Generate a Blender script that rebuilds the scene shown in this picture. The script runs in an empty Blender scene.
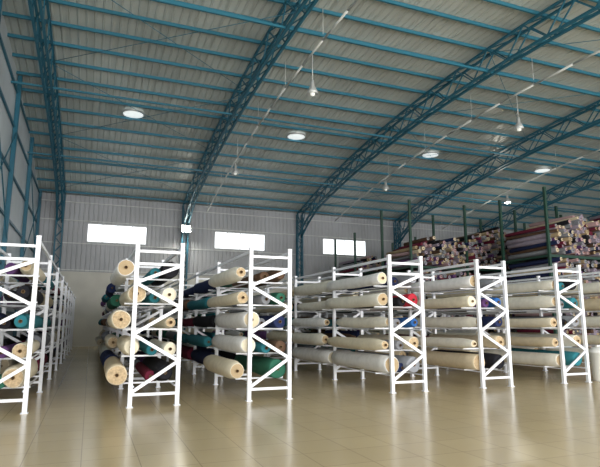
import bpy, math, random
from mathutils import Vector, Matrix
random.seed(23)
sc = bpy.context.scene
sc.view_settings.view_transform = 'Standard'

# ---------------------------------------------------------------- materials
def mat(name, col, rough=0.6, metal=0.0, noise=0.0, nscale=4.0, bump=0.0, bscale=20.0, emit=None, estr=0.0, spec=None):
    m = bpy.data.materials.new(name); m.use_nodes = True
    nt = m.node_tree; b = nt.nodes['Principled BSDF']
    b.inputs['Base Color'].default_value = (*col, 1)
    b.inputs['Roughness'].default_value = rough
    b.inputs['Metallic'].default_value = metal
    if spec is not None: b.inputs['Specular IOR Level'].default_value = spec
    tc = nt.nodes.new('ShaderNodeTexCoord')
    if noise > 0:
        n = nt.nodes.new('ShaderNodeTexNoise'); n.inputs['Scale'].default_value = nscale
        n.inputs['Detail'].default_value = 4
        r = nt.nodes.new('ShaderNodeValToRGB')
        r.color_ramp.elements[0].position = .3; r.color_ramp.elements[1].position = .7
        r.color_ramp.elements[0].color = (*[c*(1-noise) for c in col], 1)
        r.color_ramp.elements[1].color = (*[min(1, c*(1+noise*.5)) for c in col], 1)
        nt.links.new(tc.outputs['Object'], n.inputs['Vector'])
        nt.links.new(n.outputs['Fac'], r.inputs['Fac'])
        nt.links.new(r.outputs['Color'], b.inputs['Base Color'])
    if bump > 0:
        n2 = nt.nodes.new('ShaderNodeTexNoise'); n2.inputs['Scale'].default_value = bscale
        bp = nt.nodes.new('ShaderNodeBump'); bp.inputs['Strength'].default_value = bump
        bp.inputs['Distance'].default_value = .02
        nt.links.new(tc.outputs['Object'], n2.inputs['Vector'])
        nt.links.new(n2.outputs['Fac'], bp.inputs['Height'])
        nt.links.new(bp.outputs['Normal'], b.inputs['Normal'])
    if emit:
        b.inputs['Emission Color'].default_value = (*emit, 1)
        b.inputs['Emission Strength'].default_value = estr
    return m

def panel_mat(name, col, axis, pitch, rough=.4, depth=.04, metal=0.0):
    m = mat(name, col, rough, metal)
    nt = m.node_tree; b = nt.nodes['Principled BSDF']
    tc = nt.nodes['Texture Coordinate']
    sep = nt.nodes.new('ShaderNodeSeparateXYZ'); nt.links.new(tc.outputs['Object'], sep.inputs[0])
    mul = nt.nodes.new('ShaderNodeMath'); mul.operation = 'MULTIPLY'; mul.inputs[1].default_value = 2*math.pi/pitch
    nt.links.new(sep.outputs[axis], mul.inputs[0])
    sn = nt.nodes.new('ShaderNodeMath'); sn.operation = 'SINE'; nt.links.new(mul.outputs[0], sn.inputs[0])
    rp = nt.nodes.new('ShaderNodeValToRGB')
    rp.color_ramp.elements[0].position = .55; rp.color_ramp.elements[1].position = .9
    nt.links.new(sn.outputs[0], rp.inputs['Fac'])
    bp = nt.nodes.new('ShaderNodeBump'); bp.inputs['Strength'].default_value = .9; bp.inputs['Distance'].default_value = depth
    nt.links.new(rp.outputs['Color'], bp.inputs['Height']); nt.links.new(bp.outputs['Normal'], b.inputs['Normal'])
    n = nt.nodes.new('ShaderNodeTexNoise'); n.inputs['Scale'].default_value = .35; n.inputs['Detail'].default_value = 3
    nt.links.new(tc.outputs['Object'], n.inputs['Vector'])
    r2 = nt.nodes.new('ShaderNodeValToRGB')
    r2.color_ramp.elements[0].position = .3; r2.color_ramp.elements[1].position = .7
    r2.color_ramp.elements[0].color = (*[c*.82 for c in col], 1)
    r2.color_ramp.elements[1].color = (*[min(1, c*1.12) for c in col], 1)
    nt.links.new(n.outputs['Fac'], r2.inputs['Fac'])
    nt.links.new(r2.outputs['Color'], b.inputs['Base Color'])
    return m

M_floor = mat('floor_tiles', (.42, .37, .25), .16)
def setup_floor(m):
    nt = m.node_tree; b = nt.nodes['Principled BSDF']; tc = nt.nodes['Texture Coordinate']
    br = nt.nodes.new('ShaderNodeTexBrick'); br.offset = 0; br.inputs['Scale'].default_value = 1
    br.inputs['Brick Width'].default_value = .6; br.inputs['Row Height'].default_value = .6
    br.inputs['Mortar Size'].default_value = .006; br.inputs['Mortar Smooth'].default_value = .3
    br.inputs['Color1'].default_value = (.60, .48, .285, 1); br.inputs['Color2'].default_value = (.57, .455, .27, 1)
    br.inputs['Mortar'].default_value = (.38, .30, .18, 1)
    nt.links.new(tc.outputs['Object'], br.inputs['Vector'])
    n = nt.nodes.new('ShaderNodeTexNoise'); n.inputs['Scale'].default_value = .35; n.inputs['Detail'].default_value = 5
    nt.links.new(tc.outputs['Object'], n.inputs['Vector'])
    mx = nt.nodes.new('ShaderNodeMix'); mx.data_type = 'RGBA'; mx.blend_type = 'MULTIPLY'; mx.inputs['Factor'].default_value = .2
    r = nt.nodes.new('ShaderNodeValToRGB'); r.color_ramp.elements[0].color = (.6, .6, .6, 1); r.color_ramp.elements[0].position = .3
    r.color_ramp.elements[1].position = .7
    nt.links.new(n.outputs['Fac'], r.inputs['Fac'])
    nt.links.new(br.outputs['Color'], mx.inputs['A']); nt.links.new(r.outputs['Color'], mx.inputs['B'])
    nt.links.new(mx.outputs['Result'], b.inputs['Base Color'])
    mr = nt.nodes.new('ShaderNodeMapRange'); mr.inputs['To Min'].default_value = .15; mr.inputs['To Max'].default_value = .26
    nt.links.new(n.outputs['Fac'], mr.inputs['Value']); nt.links.new(mr.outputs['Result'], b.inputs['Roughness'])
    n3 = nt.nodes.new('ShaderNodeTexNoise'); n3.inputs['Scale'].default_value = 1.5
    bp = nt.nodes.new('ShaderNodeBump'); bp.inputs['Strength'].default_value = .06; bp.inputs['Distance'].default_value = .02
    nt.links.new(tc.outputs['Object'], n3.inputs['Vector']); nt.links.new(n3.outputs['Fac'], bp.inputs['Height'])
    nt.links.new(bp.outputs['Normal'], b.inputs['Normal'])
setup_floor(M_floor)
M_roof = panel_mat('roof_sheet', (.56, .60, .57), 0, .30, .36)
M_back = panel_mat('wall_sheet', (.47, .48, .51), 0, .30, .45)
M_left = panel_mat('wall_sheet_side', (.68, .74, .78), 1, .30, .45)
M_plaster = mat('painted_plaster', (.68, .66, .60), .8, noise=.1, nscale=.8)
M_blue = mat('blue_steel', (.020, .135, .205), .45)
M_bluel = mat('blue_steel_light', (.03, .17, .25), .45)
M_white = mat('white_paint', (.84, .86, .92), .35, spec=.5)
M_pipe = mat('galvanised_pipe', (.7, .72, .7), .4)
M_alu = mat('aluminium', (.6, .62, .62), .4, .3)
M_sky = mat('translucent_dome', (.8, .85, .85), .5, emit=(.88, .95, .95), estr=.75)
M_lamp = mat('lamp_glow', (1, 1, 1), .4, emit=(1, .97, .85), estr=30)
M_lamp2 = mat('lamp_glass_soft', (.8, .82, .8), .25, emit=(.95, .95, .85), estr=.4)
M_green = mat('green_steel', (.015, .06, .04), .5)
M_dark = mat('dark_board', (.05, .045, .04), .8)
M_bin = mat('white_plastic', (.82, .82, .8), .4)

fab = {}
def F(name, col): fab[name] = mat('fabric_'+name, col, .9, noise=.10, nscale=6, bump=.35, bscale=9, spec=.2)
F('cream', (.76, .69, .54)); F('ivory', (.80, .77, .68)); F('white', (.82, .82, .82)); F('beige', (.66, .56, .40))
F('tan', (.45, .34, .21)); F('teal', (.03, .18, .22)); F('navy', (.02, .03, .09)); F('black', (.015, .015, .02))
F('maroon', (.16, .02, .045)); F('grey', (.28, .29, .32)); F('green', (.03, .13, .085)); F('brown', (.12, .07, .045))
F('red', (.45, .03, .05)); F('blue', (.03, .12, .36)); F('purple', (.13, .06, .18)); F('pink', (.50, .33, .34)); F('lilac', (.34, .29, .36))
F('paleblue', (.45, .60, .68))
FN = list(fab.keys())
M_end = mat('fabric_roll_end', (.52, .39, .24), .9, noise=.3, nscale=30)
M_core = mat('cardboard_core', (.22, .14, .07), .9)
ROLLMATS = [fab[k] for k in FN] + [M_end, M_core]
IE = len(FN); IC = IE+1

# ---------------------------------------------------------------- builder
class B:
    def __init__(s): s.v=[]; s.f=[]; s.m=[]; s.s=[]
    def face(s, idx, m=0, sm=False): s.f.append(idx); s.m.append(m); s.s.append(sm)
    def box(s, a, b, m=0):
        x0,y0,z0=a; x1,y1,z1=b; o=len(s.v)
        s.v += [(x0,y0,z0),(x1,y0,z0),(x1,y1,z0),(x0,y1,z0),(x0,y0,z1),(x1,y0,z1),(x1,y1,z1),(x0,y1,z1)]
        for q in ((0,3,2,1),(4,5,6,7),(0,1,5,4),(1,2,6,5),(2,3,7,6),(3,0,4,7)): s.face([o+i for i in q], m)
    def beam(s, p, q, w, h=None, m=0):
        p=Vector(p); q=Vector(q); h=h or w; d=(q-p).normalized()
        up=Vector((0,0,1)) if abs(d.z)<.95 else Vector((0,1,0))
        sd=d.cross(up).normalized(); up=sd.cross(d).normalized(); o=len(s.v)
        for c in (p,q):
            for a,b_ in ((-1,-1),(1,-1),(1,1),(-1,1)):
                s.v.append(tuple(c+sd*a*w/2+up*b_*h/2))
        for k in ((0,1,2,3),(7,6,5,4),(0,4,5,1),(1,5,6,2),(2,6,7,3),(3,7,4,0)): s.face([o+i for i in k], m)
    def tube(s, p, q, r, n=8, m=0, r2=None):
        p=Vector(p); q=Vector(q); d=(q-p).normalized(); r2=r if r2 is None else r2
        up=Vector((0,0,1)) if abs(d.z)<.95 else Vector((0,1,0))
        sd=d.cross(up).normalized(); up=sd.cross(d).normalized(); o=len(s.v)
        for c,rr in ((p,r),(q,r2)):
            for i in range(n):
                a=2*math.pi*i/n; s.v.append(tuple(c+sd*math.cos(a)*rr+up*math.sin(a)*rr))
        for i in range(n): s.face([o+i,o+(i+1)%n,o+n+(i+1)%n,o+n+i], m, True)
        s.face([o+i for i in range(n)][::-1], m); s.face([o+n+i for i in range(n)], m)
    def lathe(s, c, prof, n=20, m=0, ms=None):
        o=len(s.v)
        for r,z in prof:
            for i in range(n):
                a=2*math.pi*i/n; s.v.append((c[0]+r*math.cos(a), c[1]+r*math.sin(a), c[2]+z))
        for j in range(len(prof)-1):
            mm = ms[j] if ms else m
            for i in range(n): s.face([o+j*n+i,o+j*n+(i+1)%n,o+(j+1)*n+(i+1)%n,o+(j+1)*n+i], mm, True)
    def roll(s, x, z, y0, y1, r, col, n=18, rings=6, core=.032, endm=None, lump=.035, dx=0, dz=0, taper=0, sag=0):
        """a roll of cloth lying along Y, built round a cardboard tube"""
        ph=random.random()*6.28; rows=[]; endm = IE if endm is None else endm
        def ring(y, rr, lum=0):
            i0=len(s.v); t=(y-y0)/(y1-y0); cx=x+dx*(t-.5); cz=z+dz*(t-.5)-sag*4*t*(1-t)
            for i in range(n):
                a=2*math.pi*i/n+ph
                k=1+lum*(math.sin(3*a+ph*2+y*2)*.5+math.sin(2*a+y*3.1+ph)*.5)
                zz=math.sin(a)*rr*k
                if zz < -r*.94: zz=-r*.94
                s.v.append((cx+math.cos(a)*rr*k, y, cz+zz))
            rows.append(i0)
        seq=[]
        ring(y0+.10, core*.8); seq.append(IC)
        ring(y0-.03, core*.85); seq.append(IC)
        ring(y0-.03, core); seq.append(endm)
        ring(y0+.0, core*1.02); seq.append(endm)
        ring(y0+.006, r*.86*(1-taper), lump); seq.append(col)
        ring(y0+.03, r*.97*(1-taper), lump)
        for k in range(1, rings):
            t=k/rings; seq.append(col); ring(y0+(y1-y0)*t, r*(1+random.uniform(-lump,lump)*.8), lump)
        seq.append(col); ring(y1-.03, r*.97*(1-taper), lump)
        seq.append(col); ring(y1-.006, r*.86*(1-taper), lump)
        seq.append(endm); ring(y1, core)
        for j in range(len(rows)-1):
            a0=rows[j]; b0=rows[j+1]
            for i in range(n): s.face([a0+i,a0+(i+1)%n,b0+(i+1)%n,b0+i], seq[j], j>=4 and j<len(rows)-2)
        s.face([rows[0]+i for i in range(n)], IC); s.face([rows[-1]+i for i in range(n)][::-1], IC)
    def make(s, name, mats, parent=None):
        me=bpy.data.meshes.new(name); me.from_pydata(s.v, [], s.f)
        for m in mats: me.materials.append(m)
        me.polygons.foreach_set('material_index', s.m); me.polygons.foreach_set('use_smooth', s.s)
        me.update(); ob=bpy.data.objects.new(name, me); sc.collection.objects.link(ob)
        if parent: ob.parent=parent
        return ob
def empty(name):
    e=bpy.data.objects.new(name,None); sc.collection.objects.link(e); return e

# ---------------------------------------------------------------- dimensions
XL, XR = -3.7, 48.0
YB, YF = 38.0, -6.0
def zr(y): return 12.9-.00579*(y-16)**2     # arched roof
XT = [-2.3]+[-2.9+8.85*i for i in range(1,6)]

b=B(); b.box((XL-.2,YF-6,-.2),(XR+.2,YB+.2,0)); b.make('floor',[M_floor])

# roof
b=B(); ys=[YF+(YB+.3-YF)*i/36 for i in range(37)]
for y in ys: b.v += [(XL-.2,y,zr(y)),(XR+.2,y,zr(y)),(XL-.2,y,zr(y)+.08),(XR+.2,y,zr(y)+.08)]
for i in range(36):
    o=i*4; b.face([o,o+4,o+5,o+1],0,True); b.face([o+2,o+3,o+7,o+6],0,True)
b.face([0,1,3,2]); b.face([144,146,147,145])
x=XL+.4
while x<XR:
    for i in range(36):
        y0,y1=ys[i],ys[i+1]; b.beam((x,y0,zr(y0)-.015),(x,y1,zr(y1)-.015),.035,.03)
    x+=.9
b.make('ceiling',[M_roof])

# back wall with ribbon windows
WX=[(-.57+8.75*i, 3.33+8.75*i) for i in range(6)]; WZ=(6.95,8.2); ZB=4.9
b=B()
b.box((XL-.2,YB,0),(XR+.2,YB+.2,ZB),1)
b.box((XL-.2,YB,ZB),(XR+.2,YB+.15,WZ[0]),0)
b.box((XL-.2,YB,WZ[1]),(XR+.2,YB+.15,zr(YB)),0)
xs=XL-.2
for a,c in WX:
    b.box((xs,YB,WZ[0]),(a,YB+.15,WZ[1]),0); xs=c
b.box((xs,YB,WZ[0]),(XR+.2,YB+.15,WZ[1]),0)
b.make('wall_back',[M_back,M_plaster])
for k,(a,c) in enumerate(WX):
    b=B(); y=YB+.04
    for z in WZ: b.box((a,y-.06,z-.03),(c,y+.05,z+.03))
    for i in range(5):
        xx=a+(c-a)*i/4; w=.02 if 0<i<4 else .04
        b.box((xx-w,y-.03,WZ[0]),(xx+w,y+.03,WZ[1]))
    b.make('window_%d'%(k+1),[M_alu])

b=B()
pts=[y for y in ys]
for y in pts: b.v += [(XL,y,0),(XL,y,zr(y)),(XL-.15,y,0),(XL-.15,y,zr(y))]
for i in range(len(pts)-1):
    o=i*4; b.face([o,o+1,o+5,o+4]); b.face([o+2,o+6,o+7,o+3])
b.make('wall_left',[M_left])
b=B()
for y in pts: b.v += [(XR,y,0),(XR,y,zr(y)),(XR+.15,y,0),(XR+.15,y,zr(y))]
for i in range(len(pts)-1):
    o=i*4; b.face([o,o+4,o+5,o+1]); b.face([o+2,o+3,o+7,o+6])
b.make('wall_right',[M_left])

b=B()
for z in (5.0,6.8,8.35,9.6):
    b.beam((XL,YB-.05,z),(XR,YB-.05,z),.07,.05)
b.make('trim_1',[M_pipe])
b=B()
for z in (2,4,6,8,10,11.6):
    b.beam((XL+.06,YF if z<10 else 2,z),(XL+.06,YB-.1 if z<10 else (YB-.5 if z==10 else 30),z),.08,.10)
for y in (1,7,13,19,25,31,37.6):
    b.beam((XL+.12,y,0),(XL+.12,y,zr(y)-.05),.18,.18)
for y0,y1 in ((31,37.6),(19,25)):
    b.beam((XL+.2,y0,5),(XL+.2,y1,9.8),.045); b.beam((XL+.2,y1,5),(XL+.2,y0,9.8),.045)
b.make('gable_wall_framing',[M_blue])

# ---------------------------------------------------------------- trusses
def truss(X):
    b=B(); hw=.2; n=44; y0=YB-.35; y1=YF+.2
    P=[]
    for i in range(n+1):
        t=i/n; y=y0+(y1-y0)*t
        top=zr(y)-.22
        e=min(y0-y, y-y1); k=min(1,e/4.0)
        bot=top-.95-(1-k)**2*.9
        P.append((y,top,bot))
    for i in range(n):
        a=P[i]; c=P[i+1]
        for s in (-hw,hw):
            b.beam((X+s,a[0],a[1]),(X+s,c[0],c[1]),.09,.09)
            b.beam((X+s*.75,a[0],a[2]),(X+s*.75,c[0],c[2]),.10,.10)
            if i%2==0: b.beam((X+s,a[0],a[1]),(X+s*.75,c[0],c[2]),.045)
            else: b.beam((X+s*.75,a[0],a[2]),(X+s,c[0],c[1]),.045)
        b.beam((X-hw,a[0],a[1]),(X+hw,c[0],c[1]),.035)
        b.beam((X-hw*.75,a[0],a[2]),(X+hw*.75,c[0],c[2]),.035)
    for yc in (y0+.0,):
        for sx in (-.2,.2):
            for sy in (-.16,.16):
                b.beam((X+sx,yc+sy,0),(X+sx,yc+sy,zr(yc)-.25),.08)
        z=.1; f=1
        while z<9.6:
            for sy in (-.16,.16): b.beam((X-.2*f,yc+sy,z),(X+.2*f,yc+sy,z+.5),.04)
            for sx in (-.2,.2): b.beam((X+sx,yc-.16*f,z),(X+sx,yc+.16*f,z+.5),.04)
            z+=.5; f=-f
        b.box((X-.3,yc-.26,0),(X+.3,yc+.26,.03))
    b.make('roof_truss',[M_blue])
for X in XT: truss(X)

b=B(); y=YB-.6
while y>YF:
    z=zr(y)-.10
    b.beam((XL,y,z),(XR,y,z),.07,.13)
    y-=1.42
for y in (30.5,23.5,16,8):
    b.beam((XL,y,zr(y)-1.15),(XR,y,zr(y)-1.15),.08)
b.make('roof_purlins',[M_bluel])
b=B()
for i,X in enumerate(XT[:-1]):
    for ya,yb in ((36.5,30),(30,23),(23,16),(16,9),(9,2)):
        z0=zr(ya)-.28; z1=zr(yb)-.28
        if i in (0,2,4):
            b.tube((X,ya,z0),(X+8.85,yb,z1),.014,5); b.tube((X+8.85,ya,z0),(X,yb,z1),.014,5)
b.make('roof_tie_rods',[M_bluel])

def highbay(X,Y,z,lit,par):
    b=B(); b.tube((X,Y,z+.5),(X,Y,zr(Y)-1.3),.018,6,0)
    b.lathe((X,Y,z),[(.0,.52),(.07,.52),(.08,.35),(.09,.28),(.12,.25),(.18,.12),(.22,-.02),(.20,-.02),(.15,.1),(.07,.18),(0,.19)],20,0)
    b.lathe((X,Y,z),[(0,.16),(.07,.14),(.10,.05),(.08,-.06),(0,-.10)],14,1)
    b.make('high_bay_lamp',[M_alu, M_lamp if lit else M_lamp2],par)
    if lit:
        l=bpy.data.lights.new('lamp_light','POINT'); l.energy=150; l.color=(1,.95,.8); l.shadow_soft_size=.1
        o=bpy.data.objects.new('high_bay_light',l); o.location=(X,Y,z-.2); sc.collection.objects.link(o); o.parent=par
for X in (7.2,17.1,27.0):
    par=empty('hanging_lamp_line')
    b=B(); yy=[36-2*i for i in range(18)]
    for i in range(17):
        b.tube((X,yy[i],zr(yy[i])-1.3),(X,yy[i+1],zr(yy[i+1])-1.3),.045,6)
        if i%2==0: b.tube((X,yy[i],zr(yy[i])-1.3),(X,yy[i],zr(yy[i])-.02),.012,5)
    b.make('electrical_conduit',[M_pipe],par)
    for Y in (17,28.4): highbay(X,Y,9.95, X==27.0 and Y==28.4, par)
for X in (1.4,10.4,19.6,29.0,38):
    b=B(); z=zr(27)-.02
    b.lathe((X,27,z),[(.56,.03),(.56,-.06),(.50,-.08),(.3,-.13),(0,-.15)],28,0,[1,1,0,0])
    b.make('roof_skylight_dome',[M_sky,M_alu])
# floodlight on the second column
b=B(); X,Y,Z=5.9,36.95,8.1
b.box((X-.03,Y+.12,Z-.03),(X+.03,Y+.5,Z+.03),0)
b.box((X-.32,Y,Z-.24),(X+.32,Y+.13,Z+.24),0); b.box((X-.29,Y-.012,Z-.21),(X+.29,Y+.01,Z+.21),1)
b.beam((X-.34,Y+.06,Z),(X-.34,Y+.3,Z),.02); b.beam((X+.34,Y+.06,Z),(X+.34,Y+.3,Z),.02)
b.make('floodlight',[M_alu,M_lamp])
l=bpy.data.lights.new('flood','AREA'); l.energy=260; l.size=.4; l.color=(1,.98,.85)
o=bpy.data.objects.new('floodlight_beam',l); o.location=(X,Y-.05,Z); o.rotation_euler=(math.radians(65),0,0); sc.collection.objects.link(o)

# ---------------------------------------------------------------- white racks
FW=.84; RH=3.03; BAY=2.95; NBAY=8; Y0=10.3
LV=[.40,.90,1.40,1.89,2.37]     # bar heights
def rack(XC,par):
    b=B(); xl=XC-FW/2; xr=XC+FW/2; w=.075
    for k in range(NBAY+1):
        y=Y0+k*BAY
        for x in (xl,xr):
            b.box((x-w/2,y-w/2,0),(x+w/2,y+w/2,RH)); b.box((x-.06,y-.06,0),(x+.06,y+.06,.012))
            b.box((x-w/2-.004,y-w/2-.004,RH-.02),(x+w/2+.004,y+w/2+.004,RH+.008))
        for z in (.22,RH-.18,RH-.42): b.box((xl,y-.022,z-.025),(xr,y+.022,z+.025))
        zz=[.25,.80,1.30,1.80,2.25,2.60]; f=True
        for i in range(5):
            a,c=(xl,xr) if f else (xr,xl)
            b.beam((a,y,zz[i]),(c,y,zz[i+1]),.035,.06); f=not f
    yE=Y0+NBAY*BAY
    for x in (xl,xr): b.box((x-.02,Y0,RH-.11),(x+.02,yE,RH-.05))
    for z in LV:
        for x in (xl+.05,xr-.05): b.box((x-.012,Y0,z-.055),(x+.012,yE,z-.03))
    for k in range(NBAY):
        ya=Y0+k*BAY
        for dy in (.45,BAY-.45):
            for z in LV: b.box((xl-.16,ya+dy-.012,z-.03),(xr+.02,ya+dy+.012,z))
    b.make('rack_frame',[M_white],par)

light=['cream','ivory','white','cream','ivory','beige','white']
darkc=['navy','black','teal','grey','maroon','green','brown','black','purple','navy','black','grey','teal','beige','ivory','cream','brown']
def rackrolls(XC, mode, par, front=None):
    b=B(); xl=XC-FW/2; xr=XC+FW/2
    for k in range(NBAY):
        ya=Y0+k*BAY
        for li,z in enumerate(LV):
            for side in (0,1,2):
                p = mode[min(side,1)](k) if side<2 else .15
                col = random.choice(light) if random.random()<p else random.choice(darkc)
                if side==2 and col in light: col='grey'
                if front and (k,side,li) in front: col=front[(k,side,li)]
                r=random.choice([random.uniform(.12,.15),random.uniform(.15,.18)]) if li!=0 else random.uniform(.17,.20)
                y0=ya+random.uniform(.06,.12); y1=ya+BAY-.06-random.random()*.25
                e=FN.index(random.choice(['beige','tan','cream'])) if col in('cream','ivory','white','beige') else FN.index(col)
                if col in ('cream','beige','ivory') and random.random()<.6: e=IE
                kw=dict(endm=e, n=18 if k<4 else 12, rings=7 if k<3 else 3, taper=random.choice([0,0,.08,.2,.3]), dx=random.uniform(-.03,.03), sag=random.uniform(0,.02), lump=random.uniform(.02,.06))
                if side==0:
                    x=xl+.02 + random.uniform(-.04,.04)
                    if random.random()<.4: x=xl-.045-r; y0=ya-random.uniform(-.03,.05) if k==0 else y0
                    if k==0 and x>xl-.1: y0=ya+.075
                elif side==1:
                    x=xr-.03-r
                    if k==0: y0=ya+.075
                else:
                    r=.11; x=XC-.03; y0=ya+random.uniform(.1,.5) ; kw['taper']=0
                    if random.random()<.2: continue
                b.roll(x,z+r*.94,y0,y1,r,FN.index(col),**kw)
    b.make('fabric_rolls',ROLLMATS,par)
RK=[(-1.36,(lambda k:.4,lambda k:.5 if k<1 else .2),{(0,1,4):'cream',(0,1,3):'black',(0,1,2):'teal',(0,1,1):'cream',(0,1,0):'cream',(1,1,4):'teal',(1,1,2):'teal',(1,1,1):'grey'}),
    (1.17,(lambda k:.95 if k<1 else .2,lambda k:.75 if k<1 else .2),{(0,1,3):'white',(0,1,2):'cream',(0,1,0):'black',(0,1,4):'black',(1,0,3):'green',(1,0,2):'grey'}),
    (3.40,(lambda k:1. if k<1 else .12,lambda k:.15),{(0,1,4):'brown',(0,1,3):'green',(0,1,2):'navy',(0,1,1):'brown',(0,1,0):'green',(1,0,4):'navy',(1,0,3):'teal',(1,0,2):'black',(1,0,1):'teal',(1,0,0):'navy',(2,0,2):'maroon'}),
    (6.65,(lambda k:1.0 if k<2 else .3,lambda k:.3),{(0,1,3):'red',(0,1,4):'grey',(0,1,2):'blue',(0,1,1):'cream',(0,1,0):'grey'}),
    (9.10,(lambda k:1.0 if k<2 else .4,lambda k:.5),{(0,1,3):'blue',(0,1,2):'navy',(0,1,1):'beige'}),
    (11.65,(lambda k:1.0 if k<3 else .5,lambda k:.6),{(0,1,4):'black',(0,1,2):'grey'}),
    (14.1,(lambda k:1.0,lambda k:.7),None)]
for XC,m,fr in RK:
    par=empty('fabric_roll_rack'); rack(XC,par); rackrolls(XC,m,par,fr)

# ---------------------------------------------------------------- tall green storage racks with heaps of rolls
def tall(X0,X1,Ya,Yb,levels,ptop,step,h0=1.0):
    par=empty('tall_storage_rack')
    b=B(); n=max(1,round((X1-X0)/step))
    for i in range(n+1):
        x=X0+(X1-X0)*i/n
        for y in (Ya,Yb): b.box((x-.06,y-.06,0),(x+.06,y+.06,ptop))
        for z,_ in levels: b.box((x-.04,Ya,z-.14),(x+.04,Yb,z-.05))
    for z,_ in levels:
        for y in (Ya,Yb): b.box((X0,y-.04,z-.16),(X1,y+.04,z-.04))
        b.box((X0,Ya,z-.04),(X1,Yb,z),1)
    b.make('rack_frame',[M_green,M_dark],par)
    r0=B(); pal=['pink','lilac','beige','grey','purple','tan','maroon','navy','brown','lilac','grey','black','brown','grey','black']
    for li,(z,ht) in enumerate(levels):
        row=0; zz=z; top=li==len(levels)-1
        while zz<z+ht+.01:
            x=X0+.15+random.random()*.15
            while x<X1-.12:
                r=random.uniform(.075,.125); t=(x-X0)/(X1-X0)
                hmax=ht*((h0+(1-h0)*min(1,t*2.2))*.88+.08*math.sin(x*1.3+z)+.06*math.sin(x*4.1)) if top else ht
                if random.random()<.95 and zz-z<=hmax:
                    c=random.choice(pal); e=FN.index(random.choice([c,c,'lilac','beige','pink','tan','grey']))
                    ln=random.uniform(-.1,.45)
                    if min(abs(x-(X0+(X1-X0)*i/n)) for i in range(n+1))<.08+r: y0=Ya+.1
                    else: y0=Ya-ln
                    r0.roll(x,zz+.115+random.uniform(-.03,.03),y0,Yb-.1+random.uniform(-.3,0),r,FN.index(c),n=9,rings=2,endm=e,core=.025,
                            dx=random.uniform(-.22,.22),dz=random.uniform(-.1,.06))
                x+=r*2+random.uniform(0,.03)
            zz+=.2; row+=1
    r0.make('stacked_fabric_rolls',ROLLMATS,par)
tall(15.9,27.0,24.0,27.0,[(.2,1.3),(1.8,1.2),(3.3,.9),(4.6,2.2)],8.2,3.7,.45)
tall(20.0,36.0,18.6,21.6,[(.2,1.3),(1.8,1.2),(3.3,1.1),(4.75,2.7)],8.0,3.6,.5)
tall(15.9,30.0,30.5,33.5,[(.2,1.3),(1.8,1.2),(3.3,1.2),(4.9,1.2)],7.4,4.7,.6)

# white plastic bin at the right
b=B(); c=(12.62,10.35,0)
b.lathe(c,[(0,.0),(.20,.0),(.21,.02),(.25,.72),(.27,.73),(.27,.77),(.25,.80),(.18,.87),(.05,.90),(0,.90)],24)
b.box((c[0]-.10,c[1]-.02,.88),(c[0]+.10,c[1]+.02,.93))
b.make('waste_bin',[M_bin])

# ---------------------------------------------------------------- light
w=bpy.data.worlds.new('World'); sc.world=w; w.use_nodes=True
bg=w.node_tree.nodes['Background']; bg.inputs[0].default_value=(.92,.96,1,1); bg.inputs[1].default_value=2.5
l=bpy.data.lights.new('doorway_daylight','AREA'); l.shape='RECTANGLE'; l.size=30; l.size_y=8; l.energy=5200; l.color=(1,.96,.89)
o=bpy.data.objects.new('doorway_daylight',l); o.location=(10,YF-4,3.6); o.rotation_euler=(math.radians(97),0,0); sc.collection.objects.link(o)

# ---------------------------------------------------------------- camera
cam=bpy.data.cameras.new('camera'); cam.lens=31.5; cam.sensor_width=36; cam.clip_end=200
co=bpy.data.objects.new('camera',cam); co.location=(0,0,1.5)
co.rotation_euler=(math.radians(99.7),0,math.radians(-21.5)); sc.collection.objects.link(co); sc.camera=co
